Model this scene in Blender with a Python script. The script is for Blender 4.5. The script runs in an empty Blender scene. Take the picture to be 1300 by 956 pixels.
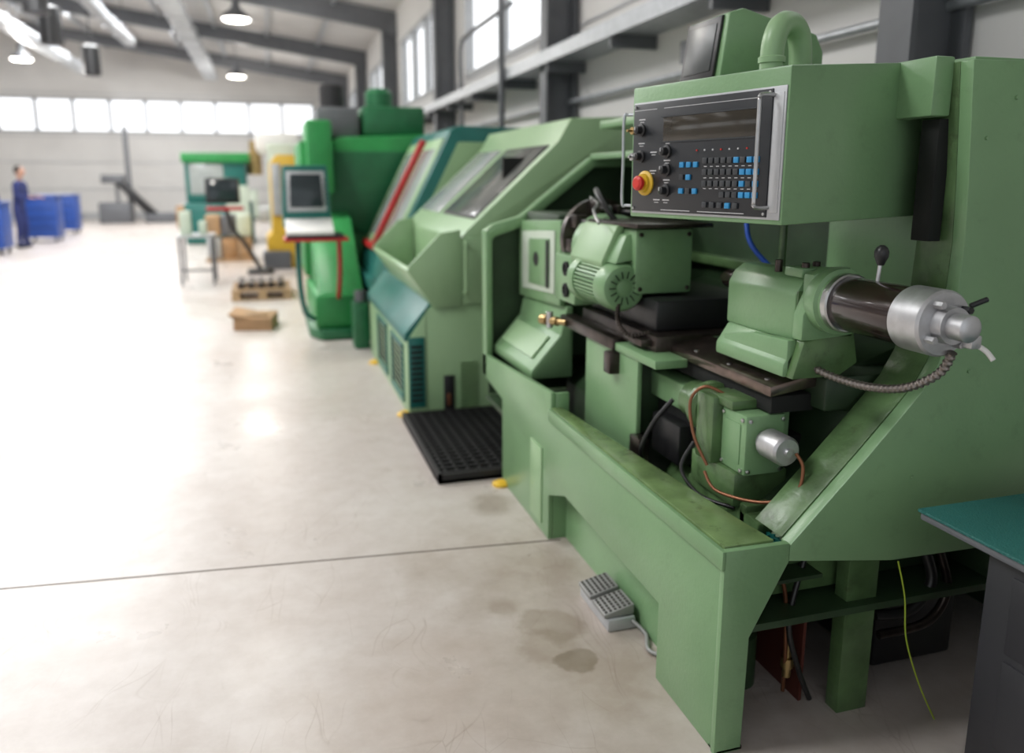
import bpy, bmesh, math, random
from mathutils import Vector, Matrix
random.seed(4)
C=bpy.context.collection
# ------------------------------------------------------------ materials
def mat(name,col,rough=.5,metal=0.,var=.12,scale=6.,bump=0.,bscale=60.,spec=.5,coat=0.,grime=0.):
    m=bpy.data.materials.new(name);m.use_nodes=True
    nt=m.node_tree;b=nt.nodes['Principled BSDF']
    b.inputs['Roughness'].default_value=rough;b.inputs['Metallic'].default_value=metal
    b.inputs['Specular IOR Level'].default_value=spec
    b.inputs['Coat Weight'].default_value=coat
    tc=nt.nodes.new('ShaderNodeTexCoord');n=nt.nodes.new('ShaderNodeTexNoise')
    n.inputs['Scale'].default_value=scale;n.inputs['Detail'].default_value=5
    nt.links.new(tc.outputs['Object'],n.inputs['Vector'])
    r=nt.nodes.new('ShaderNodeValToRGB')
    r.color_ramp.elements[0].position=.3;r.color_ramp.elements[1].position=.7
    r.color_ramp.elements[0].color=(*[c*(1-var) for c in col],1)
    r.color_ramp.elements[1].color=(*[min(1,c*(1+var)) for c in col],1)
    nt.links.new(n.outputs['Fac'],r.inputs['Fac']);out=r.outputs['Color']
    if grime:
        n3=nt.nodes.new('ShaderNodeTexNoise');n3.inputs['Scale'].default_value=11;n3.inputs['Detail'].default_value=8;n3.inputs['Roughness'].default_value=.75
        nt.links.new(tc.outputs['Object'],n3.inputs['Vector'])
        r3=nt.nodes.new('ShaderNodeValToRGB');r3.color_ramp.elements[0].position=.56;r3.color_ramp.elements[0].color=(0,0,0,1)
        r3.color_ramp.elements[1].position=.72;r3.color_ramp.elements[1].color=(grime,grime,grime,1)
        nt.links.new(n3.outputs['Fac'],r3.inputs['Fac'])
        mx=nt.nodes.new('ShaderNodeMixRGB');mx.inputs[2].default_value=(.03,.035,.015,1)
        nt.links.new(r3.outputs['Color'],mx.inputs[0]);nt.links.new(out,mx.inputs[1]);out=mx.outputs[0]
    nt.links.new(out,b.inputs['Base Color'])
    if bump:
        n2=nt.nodes.new('ShaderNodeTexNoise');n2.inputs['Scale'].default_value=bscale
        nt.links.new(tc.outputs['Object'],n2.inputs['Vector'])
        bp=nt.nodes.new('ShaderNodeBump');bp.inputs['Strength'].default_value=bump;bp.inputs['Distance'].default_value=.01
        nt.links.new(n2.outputs['Fac'],bp.inputs['Height']);nt.links.new(bp.outputs['Normal'],b.inputs['Normal'])
    return m
def emis(name,col,s):
    m=bpy.data.materials.new(name);m.use_nodes=True;b=m.node_tree.nodes['Principled BSDF']
    b.inputs['Base Color'].default_value=(*col,1);b.inputs['Emission Color'].default_value=(*col,1)
    b.inputs['Emission Strength'].default_value=s;return m
G =mat('painted_green',(.185,.325,.16),.33,var=.07,scale=3,bump=.06,bscale=90,grime=.15)
GD=mat('oily_shaded_green',(.085,.155,.06),.3,var=.35,scale=9,bump=.15,bscale=40,grime=.7)  # oily paint, also darkened for shade inside the machine
GI=mat('interior_shade_green',(.025,.052,.022),.45,var=.35,scale=5,grime=.5)  # machine green darkened so the shade of the recess is in the colour
GL=mat('oily_ledge_green',(.15,.235,.09),.25,var=.25,scale=10,grime=.8)
G2=mat('light_green',(.27,.42,.225),.38,var=.05,scale=2)
TEAL=mat('teal_paint',(.010,.13,.11),.4,var=.1)
TEALTOP=mat('teal_mat',(.01,.11,.095),.6,var=.1,bump=.5,bscale=220)
BG=mat('bright_green',(.022,.25,.06),.4,var=.1)
BGD=mat('bright_green_dark',(.012,.125,.045),.4,var=.1)
PALE=mat('pale_panel',(.50,.57,.47),.45,var=.05)
WHITE=mat('white_paint',(.78,.77,.74),.5,var=.04)
DUCTM=mat('duct_zinc',(.46,.48,.50),.4,.4,var=.12,scale=5)
BLACK=mat('black_paint',(.012,.012,.013),.4,var=.2)
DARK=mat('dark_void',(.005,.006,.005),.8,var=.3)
PANEL=mat('panel_black',(.014,.016,.019),.35,var=.1)
STEEL=mat('machined_steel',(.5,.5,.5),.32,1,var=.15,scale=20)
ALU=mat('cast_aluminium',(.52,.52,.53),.42,.85,var=.15,scale=25)
DSTEEL=mat('oily_steel',(.06,.048,.042),.3,.8,var=.45,scale=14)
BROWN=mat('brown_cylinder',(.024,.012,.010),.22,.3,var=.25,scale=10,coat=.4)
COPPER=mat('copper_hose',(.22,.09,.045),.35,.6,var=.15)
BRASS=mat('brass',(.45,.32,.14),.35,.9,var=.15)
RED=mat('red_paint',(.45,.015,.02),.4,var=.1)
REDB=mat('red_button',(.6,.03,.02),.35,var=.03)
YEL=mat('yellow_paint',(.65,.40,.02),.45,var=.08)
BLUEK=mat('blue_key',(.02,.24,.5),.4,var=.03)
GREYK=mat('grey_key',(.030,.034,.038),.4,var=.03)
LEGEND=mat('legend_white',(.6,.6,.6),.5,var=.02)
GLASSD=mat('dark_display',(.035,.03,.022),.12,var=.2,scale=12)
SCREEN=mat('screen_glass',(.03,.04,.045),.1,var=.1)
WINDOWG=mat('guard_window',(.14,.145,.135),.15,.1,var=.15,scale=4)
WHITEG=mat('grey_window',(.34,.37,.36),.15,var=.1)
RUBBER=mat('rubber',(.010,.009,.010),.6,var=.2)
HOSEB=mat('black_hose',(.015,.015,.015),.35,var=.1)
BLUEP=mat('blue_paint',(.012,.06,.30),.45,var=.08)
NAVY=mat('navy_cloth',(.02,.03,.13),.85,var=.2,scale=20)
SKIN=mat('skin_tone',(.5,.28,.2),.55,var=.05)
HAIR=mat('dark_hair',(.02,.013,.01),.6,var=.2)
WOOD=mat('raw_wood',(.38,.25,.14),.7,var=.25,scale=8)
CARD=mat('cardboard',(.38,.23,.12),.8,var=.15)
GREYST=mat('structural_grey',(.11,.115,.125),.5,var=.08)
GREYL=mat('light_grey_metal',(.45,.46,.47),.4,.3,var=.08)
FRAMEG=mat('window_frame_grey',(.34,.35,.36),.5,var=.05)
DGREY=mat('dark_grey_cabinet',(.025,.025,.029),.45,var=.1)
GALV=mat('galvanised',(.42,.44,.46),.4,.5,var=.12,scale=15)
YG=mat('yellow_green_wire',(.45,.6,.05),.5,var=.05)
BLUEH=mat('blue_hose',(.02,.08,.4),.4,var=.05)
PANE=emis('window_daylight',(.95,.97,1),.85)
LAMPM=emis('lamp_glow',(1,.97,.9),8)
SKYFILL=emis('added_skylight_glow',(.98,.99,1),1.1)  # glow for the added roof strips
# floor
def floor_mat():
    m=bpy.data.materials.new('sealed_concrete');m.use_nodes=True;nt=m.node_tree;N=nt.nodes;Lk=nt.links
    b=N['Principled BSDF'];tc=N.new('ShaderNodeTexCoord')
    def noise(s,d=6,ro=.6,vec=None):
        n=N.new('ShaderNodeTexNoise');n.inputs['Scale'].default_value=s;n.inputs['Detail'].default_value=d;n.inputs['Roughness'].default_value=ro
        Lk.new(vec or tc.outputs['Object'],n.inputs['Vector']);return n
    def ramp(src,p0,c0,p1,c1):
        r=N.new('ShaderNodeValToRGB');e=r.color_ramp.elements
        e[0].position=p0;e[0].color=(*c0,1);e[1].position=p1;e[1].color=(*c1,1);Lk.new(src,r.inputs['Fac']);return r
    def mul(a,c,f=1.):
        x=N.new('ShaderNodeMixRGB');x.blend_type='MULTIPLY';x.inputs[0].default_value=f
        Lk.new(a,x.inputs[1]);Lk.new(c,x.inputs[2]);return x
    base=ramp(noise(.8).outputs['Fac'],.3,(.50,.44,.40),.7,(.60,.56,.53))
    fine=ramp(noise(9,10,.7).outputs['Fac'],.3,(.87,.85,.83),.62,(1,1,1))
    x=mul(base.outputs[0],fine.outputs[0])
    for a,s,st in [(.5,2.2,.35),(1.9,3.1,.4),(2.7,1.6,.3),(1.1,4.0,.35)]:
        mp=N.new('ShaderNodeMapping');mp.inputs['Rotation'].default_value=(0,0,a);mp.inputs['Scale'].default_value=(1,.22,1)
        nd=noise(1.2,2);ad=N.new('ShaderNodeVectorMath');ad.operation='MULTIPLY_ADD'
        Lk.new(nd.outputs['Color'],ad.inputs[0]);ad.inputs[1].default_value=(.5,.5,.5);Lk.new(tc.outputs['Object'],ad.inputs[2])
        Lk.new(ad.outputs[0],mp.inputs['Vector'])
        v=N.new('ShaderNodeTexVoronoi');v.feature='DISTANCE_TO_EDGE';v.inputs['Scale'].default_value=s;Lk.new(mp.outputs[0],v.inputs['Vector'])
        msk=ramp(noise(2.3,3).outputs['Fac'],.48,(0,0,0),.6,(1,1,1))
        sc=ramp(v.outputs['Distance'],.0,(.55,.48,.42),.005,(1,1,1))
        y=N.new('ShaderNodeMixRGB');y.blend_type='MULTIPLY';Lk.new(x.outputs[0],y.inputs[1]);Lk.new(sc.outputs[0],y.inputs[2])
        mm=N.new('ShaderNodeMath');mm.operation='MULTIPLY';mm.inputs[1].default_value=st;Lk.new(msk.outputs[0],mm.inputs[0]);Lk.new(mm.outputs[0],y.inputs[0]);x=y
    def stain_shade(cx,cy,r,dark,soft=.75,dist=1.6):
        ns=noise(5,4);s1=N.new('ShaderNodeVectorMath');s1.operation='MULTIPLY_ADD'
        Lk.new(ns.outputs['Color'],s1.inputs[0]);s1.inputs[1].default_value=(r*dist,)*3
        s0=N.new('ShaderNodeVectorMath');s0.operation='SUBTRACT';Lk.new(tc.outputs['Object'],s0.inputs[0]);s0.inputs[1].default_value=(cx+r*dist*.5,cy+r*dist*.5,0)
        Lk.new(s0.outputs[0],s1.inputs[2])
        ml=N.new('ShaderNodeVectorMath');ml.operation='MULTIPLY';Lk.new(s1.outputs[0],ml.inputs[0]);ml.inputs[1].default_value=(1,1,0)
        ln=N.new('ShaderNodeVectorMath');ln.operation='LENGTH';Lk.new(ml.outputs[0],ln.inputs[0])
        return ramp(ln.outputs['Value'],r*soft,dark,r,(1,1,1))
    for (cx,cy,r,d,so) in [(.83,2.34,.12,(.76,.73,.68),.75),(.80,2.22,.11,(.82,.79,.75),.7),(.86,2.12,.075,(.66,.63,.57),.85),(.72,2.50,.07,(.84,.81,.78),.6),(.93,3.4,.13,(.72,.69,.65),.5),(.95,2.75,.6,(.70,.65,.59),.1),(.95,2.0,.5,(.72,.67,.61),.1),(.35,2.0,.5,(.90,.86,.82),.2)]:  # small ones are floor stains; broad soft ones paint shade around the lathe foot
        x=mul(x.outputs[0],stain_shade(cx,cy,r,d,so).outputs[0])
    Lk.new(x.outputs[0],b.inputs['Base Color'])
    rr=ramp(noise(1.7).outputs['Fac'],.3,(.25,.25,.25),.7,(.40,.40,.40));Lk.new(rr.outputs[0],b.inputs['Roughness'])
    bp=N.new('ShaderNodeBump');bp.inputs['Strength'].default_value=.05;bp.inputs['Distance'].default_value=.01
    Lk.new(noise(30).outputs['Fac'],bp.inputs['Height']);Lk.new(bp.outputs[0],b.inputs['Normal'])
    return m
FLOOR=floor_mat()
# ------------------------------------------------------------ mesh helpers
def empty(name,loc=(0,0,0)):
    e=bpy.data.objects.new(name,None);e.location=loc;C.objects.link(e);return e
def add(bm,name,m,par,bevel=0.,smooth=30,seg=2):
    bmesh.ops.recalc_face_normals(bm,faces=bm.faces)
    if bevel>0:
        es=[e for e in bm.edges if len(e.link_faces)==2 and e.calc_face_angle(0)>math.radians(25)]
        try: bmesh.ops.bevel(bm,geom=es,offset=bevel,segments=seg,profile=.5,affect='EDGES',clamp_overlap=True)
        except Exception: pass
    me=bpy.data.meshes.new(name);bm.to_mesh(me);bm.free()
    for p in me.polygons:p.use_smooth=True
    try: me.set_sharp_from_angle(angle=math.radians(smooth))
    except Exception: pass
    me.materials.append(m)
    o=bpy.data.objects.new(name,me);C.objects.link(o)
    if par is not None:o.parent=par;o.matrix_parent_inverse=Matrix.Translation(-par.location)
    return o
def hexa(name,v,m,par=None,bevel=.004):
    bm=bmesh.new();b=[bm.verts.new(p) for p in v]
    for f in [(0,1,2,3),(4,5,6,7),(0,1,5,4),(1,2,6,5),(2,3,7,6),(3,0,4,7)]:bm.faces.new([b[i] for i in f])
    return add(bm,name,m,par,bevel)
def box(name,x0,x1,y0,y1,z0,z1,m,par=None,bevel=.004):
    return hexa(name,[(x0,y0,z0),(x1,y0,z0),(x1,y1,z0),(x0,y1,z0),(x0,y0,z1),(x1,y0,z1),(x1,y1,z1),(x0,y1,z1)],m,par,bevel)
def prism(name,pts,ax,a0,a1,m,par=None,bevel=.004,smooth=30):
    def w(p,a):
        return {'Y':(p[0],a,p[1]),'X':(a,p[0],p[1]),'Z':(p[0],p[1],a)}[ax]
    bm=bmesh.new();A=[bm.verts.new(w(p,a0)) for p in pts];B=[bm.verts.new(w(p,a1)) for p in pts]
    bm.faces.new(A);bm.faces.new(B[::-1]);n=len(pts)
    for i in range(n):bm.faces.new([A[i],A[(i+1)%n],B[(i+1)%n],B[i]])
    return add(bm,name,m,par,bevel,smooth)
def lathe(name,p0,p1,prof,m,par=None,seg=40,bevel=0,smooth=35):
    p0=Vector(p0);d=(Vector(p1)-p0).normalized();q=d.to_track_quat('Z','Y')
    bm=bmesh.new();rings=[]
    for t,r in prof:
        rings.append([bm.verts.new(p0+d*t+q@Vector((r*math.cos(2*math.pi*i/seg),r*math.sin(2*math.pi*i/seg),0))) for i in range(seg)])
    for a,b in zip(rings,rings[1:]):
        for i in range(seg):bm.faces.new([a[i],a[(i+1)%seg],b[(i+1)%seg],b[i]])
    bm.faces.new(rings[0]);bm.faces.new(rings[-1][::-1])
    return add(bm,name,m,par,bevel,smooth)
def cyl(name,p0,p1,r,m,par=None,seg=28,ch=None):
    L=(Vector(p1)-Vector(p0)).length;c=min(r*.12,L*.2) if ch is None else ch
    return lathe(name,p0,p1,[(0,r-c),(c,r),(L-c,r),(L,r-c)],m,par,seg)
def tube(name,pts,r,m,par=None,rib=False,cyclic=False,res=8):
    P=[Vector(p) for p in pts]
    out=[];n=len(P)
    for i in range(n-1):
        a=P[max(i-1,0)];b=P[i];c=P[i+1];d=P[min(i+2,n-1)]
        for k in range(res):
            t=k/res
            out.append(.5*((2*b)+(c-a)*t+(2*a-5*b+4*c-d)*t*t+(3*b-a-3*c+d)*t**3))
    out.append(P[-1])
    if rib:
        L=[0]
        for a,b in zip(out,out[1:]):L.append(L[-1]+(b-a).length)
        k=int(L[-1]/(r*.32));o2=[];j=0
        for i in range(k+1):
            s=L[-1]*i/k
            while j<len(L)-2 and L[j+1]<s:j+=1
            f=(s-L[j])/max(L[j+1]-L[j],1e-6);o2.append(out[j].lerp(out[j+1],min(f,1)))
        out=o2
    cu=bpy.data.curves.new(name,'CURVE');cu.dimensions='3D';cu.bevel_depth=r;cu.bevel_resolution=3;cu.use_fill_caps=True
    s=cu.splines.new('POLY');s.points.add(len(out)-1)
    for i,p in enumerate(out):
        s.points[i].co=(*p,1)
        s.points[i].radius=(1 if (i//2)%2 else .74) if rib else 1
    cu.materials.append(m)
    for sp in cu.splines: sp.use_smooth=not rib
    o=bpy.data.objects.new(name,cu);C.objects.link(o)
    if par is not None:o.parent=par;o.matrix_parent_inverse=Matrix.Translation(-par.location)
    return o
def multibox(name,boxes,m,par=None,bevel=0):
    bm=bmesh.new()
    for (x0,x1,y0,y1,z0,z1) in boxes:
        b=[bm.verts.new(p) for p in [(x0,y0,z0),(x1,y0,z0),(x1,y1,z0),(x0,y1,z0),(x0,y0,z1),(x1,y0,z1),(x1,y1,z1),(x0,y1,z1)]]
        for f in [(3,2,1,0),(4,5,6,7),(0,1,5,4),(1,2,6,5),(2,3,7,6),(3,0,4,7)]:bm.faces.new([b[i] for i in f])
    return add(bm,name,m,par,bevel)
# ============================================================ ROOM
XR=3.0;XL=-20.;YB=34.;YF=-4.
box('floor',XL,XR+.3,YF,YB+.3,-.12,0,FLOOR,bevel=0)
JOINT=mat('joint_dark',(.10,.08,.06),.8)
fj=empty('floor_joint')
prism('joint_line',[(XL,5.0),(1.1,2.950),(1.1,2.957),(XL,5.007)],'Z',.0005,.0015,JOINT,fj,0)
for i,y in enumerate([11.5,17.6,23.7]):
    prism('joint_line_%d'%(i+2),[(XL,y+2.0),(1.1,y),(1.1,y+.008),(XL,y+2.008)],'Z',.0005,.0015,JOINT,fj,0)
CLAD=mat('wall_cladding',(.64,.63,.61),.55,var=.04,scale=1)
def wall_with_band(name,ax,pos,thick,a0,a1,z1,bands):
    bx=[]
    cur=a0
    for (s,e,zb,zt) in sorted(bands):
        bx.append((cur,s,0,z1));bx.append((s,e,0,zb));bx.append((s,e,zt,z1));cur=e
    bx.append((cur,a1,0,z1))
    out=[]
    for (s,e,zb,zt) in bx:
        out.append((pos,pos+thick,s,e,zb,zt) if ax=='X' else (s,e,pos,pos+thick,zb,zt))
    return multibox(name,out,CLAD)
RZ=lambda x:5.25+.13*(3-x) if x>-8.5 else 5.25+.13*11.5-.13*(-8.5-x)
sidewin=[(2.0,6.6,3.0,4.5),(8.6,12.4,3.0,4.5),(14.3,18.4,3.05,4.5),(20.2,24.2,3.05,4.5),(26.2,30.2,3.05,4.5)]
wall_with_band('wall_right','X',XR,.25,YF,YB+.25,5.35,sidewin)
wall_with_band('wall_far','Y',YB,.25,XL,XR,5.0,[(-19.2,1.9,3.2,4.45)])
prism('wall_far_gable',[(XL,5.0),(XR,5.0),(XR,RZ(XR)+.1),(-8.5,RZ(-8.5)+.1),(XL,RZ(XL)+.1)],'Y',YB,YB+.25,CLAD,None,0)
wall_with_band('wall_left','X',XL-.25,.25,YF,YB+.25,5.35,[(0,8,2.6,4.6),(9,17,2.6,4.6),(18,26,2.6,4.6)])
wn=1
def window(ax,pos,s,e,zb,zt,nm,depth=.12):
    global wn
    W=empty('window_%d'%wn);wn+=1
    fr=.055;bars=[]
    n=nm
    for i in range(n+1):
        c=s+(e-s)*i/n;bars.append((max(s,c-fr),min(e,c+fr),zb,zt))
    bars+= [(s,e,zb,zb+.07),(s,e,zt-.07,zt)]
    f=lambda a,b,z0,z1,d0,d1:(pos+d0,pos+d1,a,b,z0,z1) if ax=='X' else (a,b,pos+d0,pos+d1,z0,z1)
    multibox('frame',[f(a,b,z0,z1,-.03,.1) for a,b,z0,z1 in bars],FRAMEG,W)
    multibox('pane',[f(s,e,zb,zt,.12,.15)],PANE,W)
for s,e,zb,zt in sidewin:window('X',XR,s,e,zb,zt,2 if s<10 else 3)
window('Y',YB,-19.2,1.9,3.2,4.45,17)
for s in (0,9,18):window('X',XL-.2,s,s+8,2.6,4.6,6)
multibox('trim_1',[(XL,XR,YB-.03,YB,z,z+.03) for z in (1.1,2.1,3.05,4.6)]+[(XL,XR,YB-.05,YB,0,.25)],GREYL,None)
multibox('trim_2',[(XR-.02,XR,YF,YB,z,z+.025) for z in (.9,1.75,2.95)],GREYL,None)
CEIL=mat('roof_sheet',(.55,.54,.52),.6,var=.12,scale=.6)
def slab(name,x0,x1,y0,y1,t,m,par=None,dz=0):
    return prism(name,[(x0,RZ(x0)+dz),(x1,RZ(x1)+dz),(x1,RZ(x1)+t+dz),(x0,RZ(x0)+t+dz)],'Y',y0,y1,m,par,0)
slab('ceiling',-8.5,XR+.25,YF,YB+.25,.12,CEIL)
slab('ceiling.001',XL-.2,-8.5,YF,YB+.25,.12,CEIL)
sk=empty('added_skylight')  # glowing strips added to the roof to light the hall from above
for i,y in enumerate([1.5,7.5,13.5,19.5,25.5]):
    slab('panel_%d'%i,-6.4,-2.2,y+.6,y+2.2,.02,SKYFILL,sk,-.03)
    slab('panel_far_%d'%i,-14.5,-10.5,y+.6,y+2.2,.02,SKYFILL,sk,-.03)
st=empty('roof_steelwork')
for i,y in enumerate([3.05,7.8,13.25,19.2,25.1,31.0]):
    prism('rafter_%d'%i,[(-8.5,RZ(-8.5)-.38),(XR-.4,RZ(XR)-.42),(XR,RZ(XR)-.6),(XR,RZ(XR)-.05),(-8.5,RZ(-8.5)-.05)],'Y',y-.08,y+.08,GREYST,st,0)
    prism('rafter_l%d'%i,[(-8.5,RZ(-8.5)-.38),(XL,RZ(XL)-.38),(XL,RZ(XL)-.05),(-8.5,RZ(-8.5)-.05)],'Y',y-.08,y+.08,GREYST,st,0)
    multibox('column_%d'%i,[(2.66,2.69,y-.10,y+.10,0,RZ(2.7)-.3),(2.94,2.98,y-.10,y+.10,0,RZ(2.9)-.3),(2.69,2.94,y-.02,y+.02,0,RZ(2.9)-.3)],GREYST,st)
for i,x in enumerate([1.6,.2,-1.2,-2.6,-4.0,-5.4,-6.8,-8.2,-10,-12,-14,-16,-18]):
    box('purlin_%d'%i,x-.04,x+.04,YF,YB,RZ(x)-.14,RZ(x)-.02,GALV,st,0)
ct=empty('cable_tray')
multibox('tray',[(2.60,2.98,YF,YB,2.60,2.62),(2.58,2.60,YF,YB,2.58,2.70)],GALV,ct)
multibox('hangers',[(2.6,2.99,y,y+.04,2.5,2.6) for y in [i*1.5 for i in range(-1,22)]],GREYST,ct)
pp=empty('wall_conduit')
tube('pipe_1',[(2.55,8.9,0.6),(2.55,8.9,2.6),(2.55,8.9,3.3),(2.6,8.95,3.5),(2.9,9.0,3.55)],.035,GREYST,pp)
tube('pipe_2',[(2.7,11.5,1.2),(2.7,11.5,2.6),(2.7,11.5,3.3),(2.72,11.2,3.42),(2.75,10.2,3.45),(2.75,9.2,3.45)],.03,GREYST,pp)
tube('pipe_3',[(2.93,YF,2.25),(2.93,8,2.25),(2.93,30,2.25)],.025,GALV,pp,res=1)
multibox('junction_box',[(2.8,2.98,13.6,13.9,2.9,3.3),(2.85,2.98,5.2,5.35,2.3,2.45)],GREYST,pp)
def duct(n,x,y0,y1,z,w,h):
    du=empty('ventilation_duct',(x,y0,z))
    box('duct',x-w/2,x+w/2,y0,y1,z,z+h,DUCTM,du,.03)
    k=int((y1-y0)/1.5)
    multibox('duct_flanges',[(x-w/2-.02,x+w/2+.02,y0+.4+1.5*i,y0+.44+1.5*i,z-.02,z+h+.02) for i in range(k)],GREYL,du)
    multibox('duct_hangers',[(x-.01,x+.01,y,y+.02,z+h,RZ(x)) for y in (y0+1,(y0+y1)/2,y1-1)],GREYST,du)
duct(1,-1.75,12,32,5.0,.42,.25);duct(2,-5.75,14,32,5.0,.4,.22);duct(3,-3.4,17,25,5.05,.25,.2)
def lamp(x,y,z):
    L=empty('pendant_lamp',(x,y,z))
    lathe('shade',(x,y,z),(x,y,z+1),[(0,.30),(.02,.31),(.1,.25),(.2,.12),(.26,.08),(.40,.08),(.42,.03)],GREYST,L,32)
    lathe('diffuser',(x,y,z-.03),(x,y,z+1),[(0,.12),(.01,.24),(.035,.28)],LAMPM,L,32)
    cyl('rod',(x,y,z+.4),(x,y,RZ(x)),.012,GREYST,L)
for p in [(-.44,18.3,4.72),(-.79,28.4,4.75),(-6.45,26.5,4.8),(-6.4,16,4.8),(-.4,8.5,4.75)]:lamp(*p)
for (x,y,z) in [(-4.25,20,4.75),(-3.95,17.6,4.95),(-4.4,25,4.7)]:
    D=empty('extractor_unit',(x,y,z))
    lathe('drum',(x,y,z-.45),(x,y,z+.4),[(0,.16),(.02,.22),(.75,.22),(.8,.1)],BLACK,D,24)
    cyl('hanger',(x,y,z+.3),(x,y,RZ(x)),.02,BLACK,D)

# ============================================================ NEAR LATHE
M=empty('cnc_lathe',(1.7,2.8,0))
prism('tub_front',[(1.641,.578),(2.95,.578),(2.95,.65),(4.05,.585),(4.05,.47),(3.67,.43),(3.67,0),(2.97,0),(2.97,.2),(2.78,.27),(1.97,.25),(1.97,0),(1.641,0)],'X',1.05,1.07,G,M,.003)
prism('tub_rim',[(1.62,.53),(2.95,.53),(2.95,.582),(1.62,.582)],'X',1.038,1.05,G,M,.002)
prism('ledge_top',[(1.055,1.641),(1.20,1.641),(1.185,1.78),(1.095,2.98),(1.055,2.98)],'Z',.565,.586,GL,M,.003)
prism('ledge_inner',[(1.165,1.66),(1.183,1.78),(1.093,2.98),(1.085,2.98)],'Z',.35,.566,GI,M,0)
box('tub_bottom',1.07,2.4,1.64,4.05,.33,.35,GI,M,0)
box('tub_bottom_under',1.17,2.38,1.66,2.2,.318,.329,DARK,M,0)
box('ledge_end',1.071,1.13,2.95,2.97,.36,.645,G,M,.003)
box('plinth',1.13,1.17,1.97,2.97,0,.33,G,M,0)
box('leg_far',1.071,1.6,2.971,3.669,0,.33,G,M,0)
box('leg_far_step',1.044,1.05,3.05,3.2,.04,.38,G2,M,.001)
prism('pedestal_end',[(1.045,0),(1.125,0),(1.13,.33),(1.235,.53),(1.234,.58),(1.045,.582)],'Y',1.62,1.64,G,M,.002)
box('pedestal_back',1.071,1.2,1.95,1.97,0,.33,G,M,0)
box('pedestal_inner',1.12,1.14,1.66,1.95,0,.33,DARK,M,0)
box('pedestal_bottom_foot',1.05,1.13,1.62,1.66,0,.012,DSTEEL,M,.003)
box('leg_inner',1.47,1.57,1.67,1.72,0,.5,GD,M,.002)
box('cross_beam',1.17,2.38,2.10,2.15,.02,.08,GI,M,0)
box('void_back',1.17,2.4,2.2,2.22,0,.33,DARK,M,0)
box('void_right',2.38,2.4,1.66,4.05,0,.6,GI,M,0)
box('red_panel',1.40,1.41,1.75,2.15,.0,.32,mat('dull_red',(.09,.02,.012),.6),M,0)
box('motor_block',1.7,2.0,1.8,2.1,.02,.27,BLACK,M,.01)
lathe('coolant_pump',(1.28,1.9,.0),(1.28,1.9,.4),[(0,.06),(.16,.06),(.17,.045),(.27,.045)],GI,M)
tube('hose_under_1',[(1.36,1.72,.47),(1.31,1.70,.3),(1.36,1.71,.14),(1.43,1.74,.01)],.008,HOSEB,M)
tube('hose_under_2',[(1.75,1.70,.46),(1.77,1.68,.36),(1.7,1.68,.28),(1.60,1.70,.27)],.016,HOSEB,M)
tube('hose_under_3',[(1.80,1.70,.46),(1.83,1.68,.33),(1.76,1.67,.24),(1.60,1.68,.22)],.013,DSTEEL,M)
tube('earth_wire',[(1.575,1.61,.485),(1.60,1.6,.38),(1.61,1.59,.26),(1.66,1.58,.12),(1.72,1.57,.0)],.0022,YG,M)
tube('copper_under',[(1.25,1.74,.5),(1.3,1.72,.4),(1.32,1.72,.22),(1.36,1.77,.03)],.006,COPPER,M)
lathe('brass_fitting',(1.345,1.74,.10),(1.345,1.74,.3),[(0,.012),(.03,.012),(.03,.018),(.06,.018),(.06,.01),(.12,.01)],BRASS,M,12)
lathe('levelling_pad',(1.03,3.62,0),(1.03,3.62,.1),[(0,.045),(.012,.045),(.022,.025)],YEL,M,20)
# end splash plate
ep=[(1.235,.575),(1.30,.64),(1.45,.79),(1.555,.90),(1.61,.96),(1.65,1.03),(1.675,1.12),(1.685,1.22),(1.69,1.34),(1.68,1.5),(1.655,1.785),(2.45,1.80),(2.45,.47),(1.56,.485),(1.235,.53)]
prism('end_plate',ep,'Y',1.62,1.66,G,M,.003)
rim=[(1.235,.58),(1.30,.645),(1.45,.795),(1.555,.905),(1.61,.965),(1.65,1.035),(1.675,1.125),(1.685,1.22),(1.69,1.34),(1.68,1.5),(1.655,1.785)]
prism('end_plate_return',rim+[(x+.025,z-.008) for x,z in rim[::-1]],'Y',1.66,1.78,GD,M,.001)
for i,(x,z) in enumerate([(1.72,1.6),(1.80,1.70),(1.60,.72),(1.75,1.0)]):
    lathe('plate_bolt_%d'%i,(x,1.62,z),(x,1.61,z),[(0,.005),(.004,.005),(.005,.004)],G,M,10)
box('top_bracket',1.60,1.66,1.68,1.95,1.655,1.80,G,M,.006)
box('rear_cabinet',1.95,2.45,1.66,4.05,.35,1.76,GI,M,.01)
box('rear_cabinet_top',1.70,2.45,1.66,4.05,1.76,1.80,G,M,.005)
box('splash_back',1.93,1.948,1.9,2.45,.92,1.45,G,M,.004)
box('recess_shade_roof',1.63,1.95,1.95,4.0,1.60,1.63,G,M,.003)  # slab added to shade the recess behind the control box
box('slot_dark',1.64,1.68,1.69,1.75,1.34,1.65,DARK,M,.002)
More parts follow.
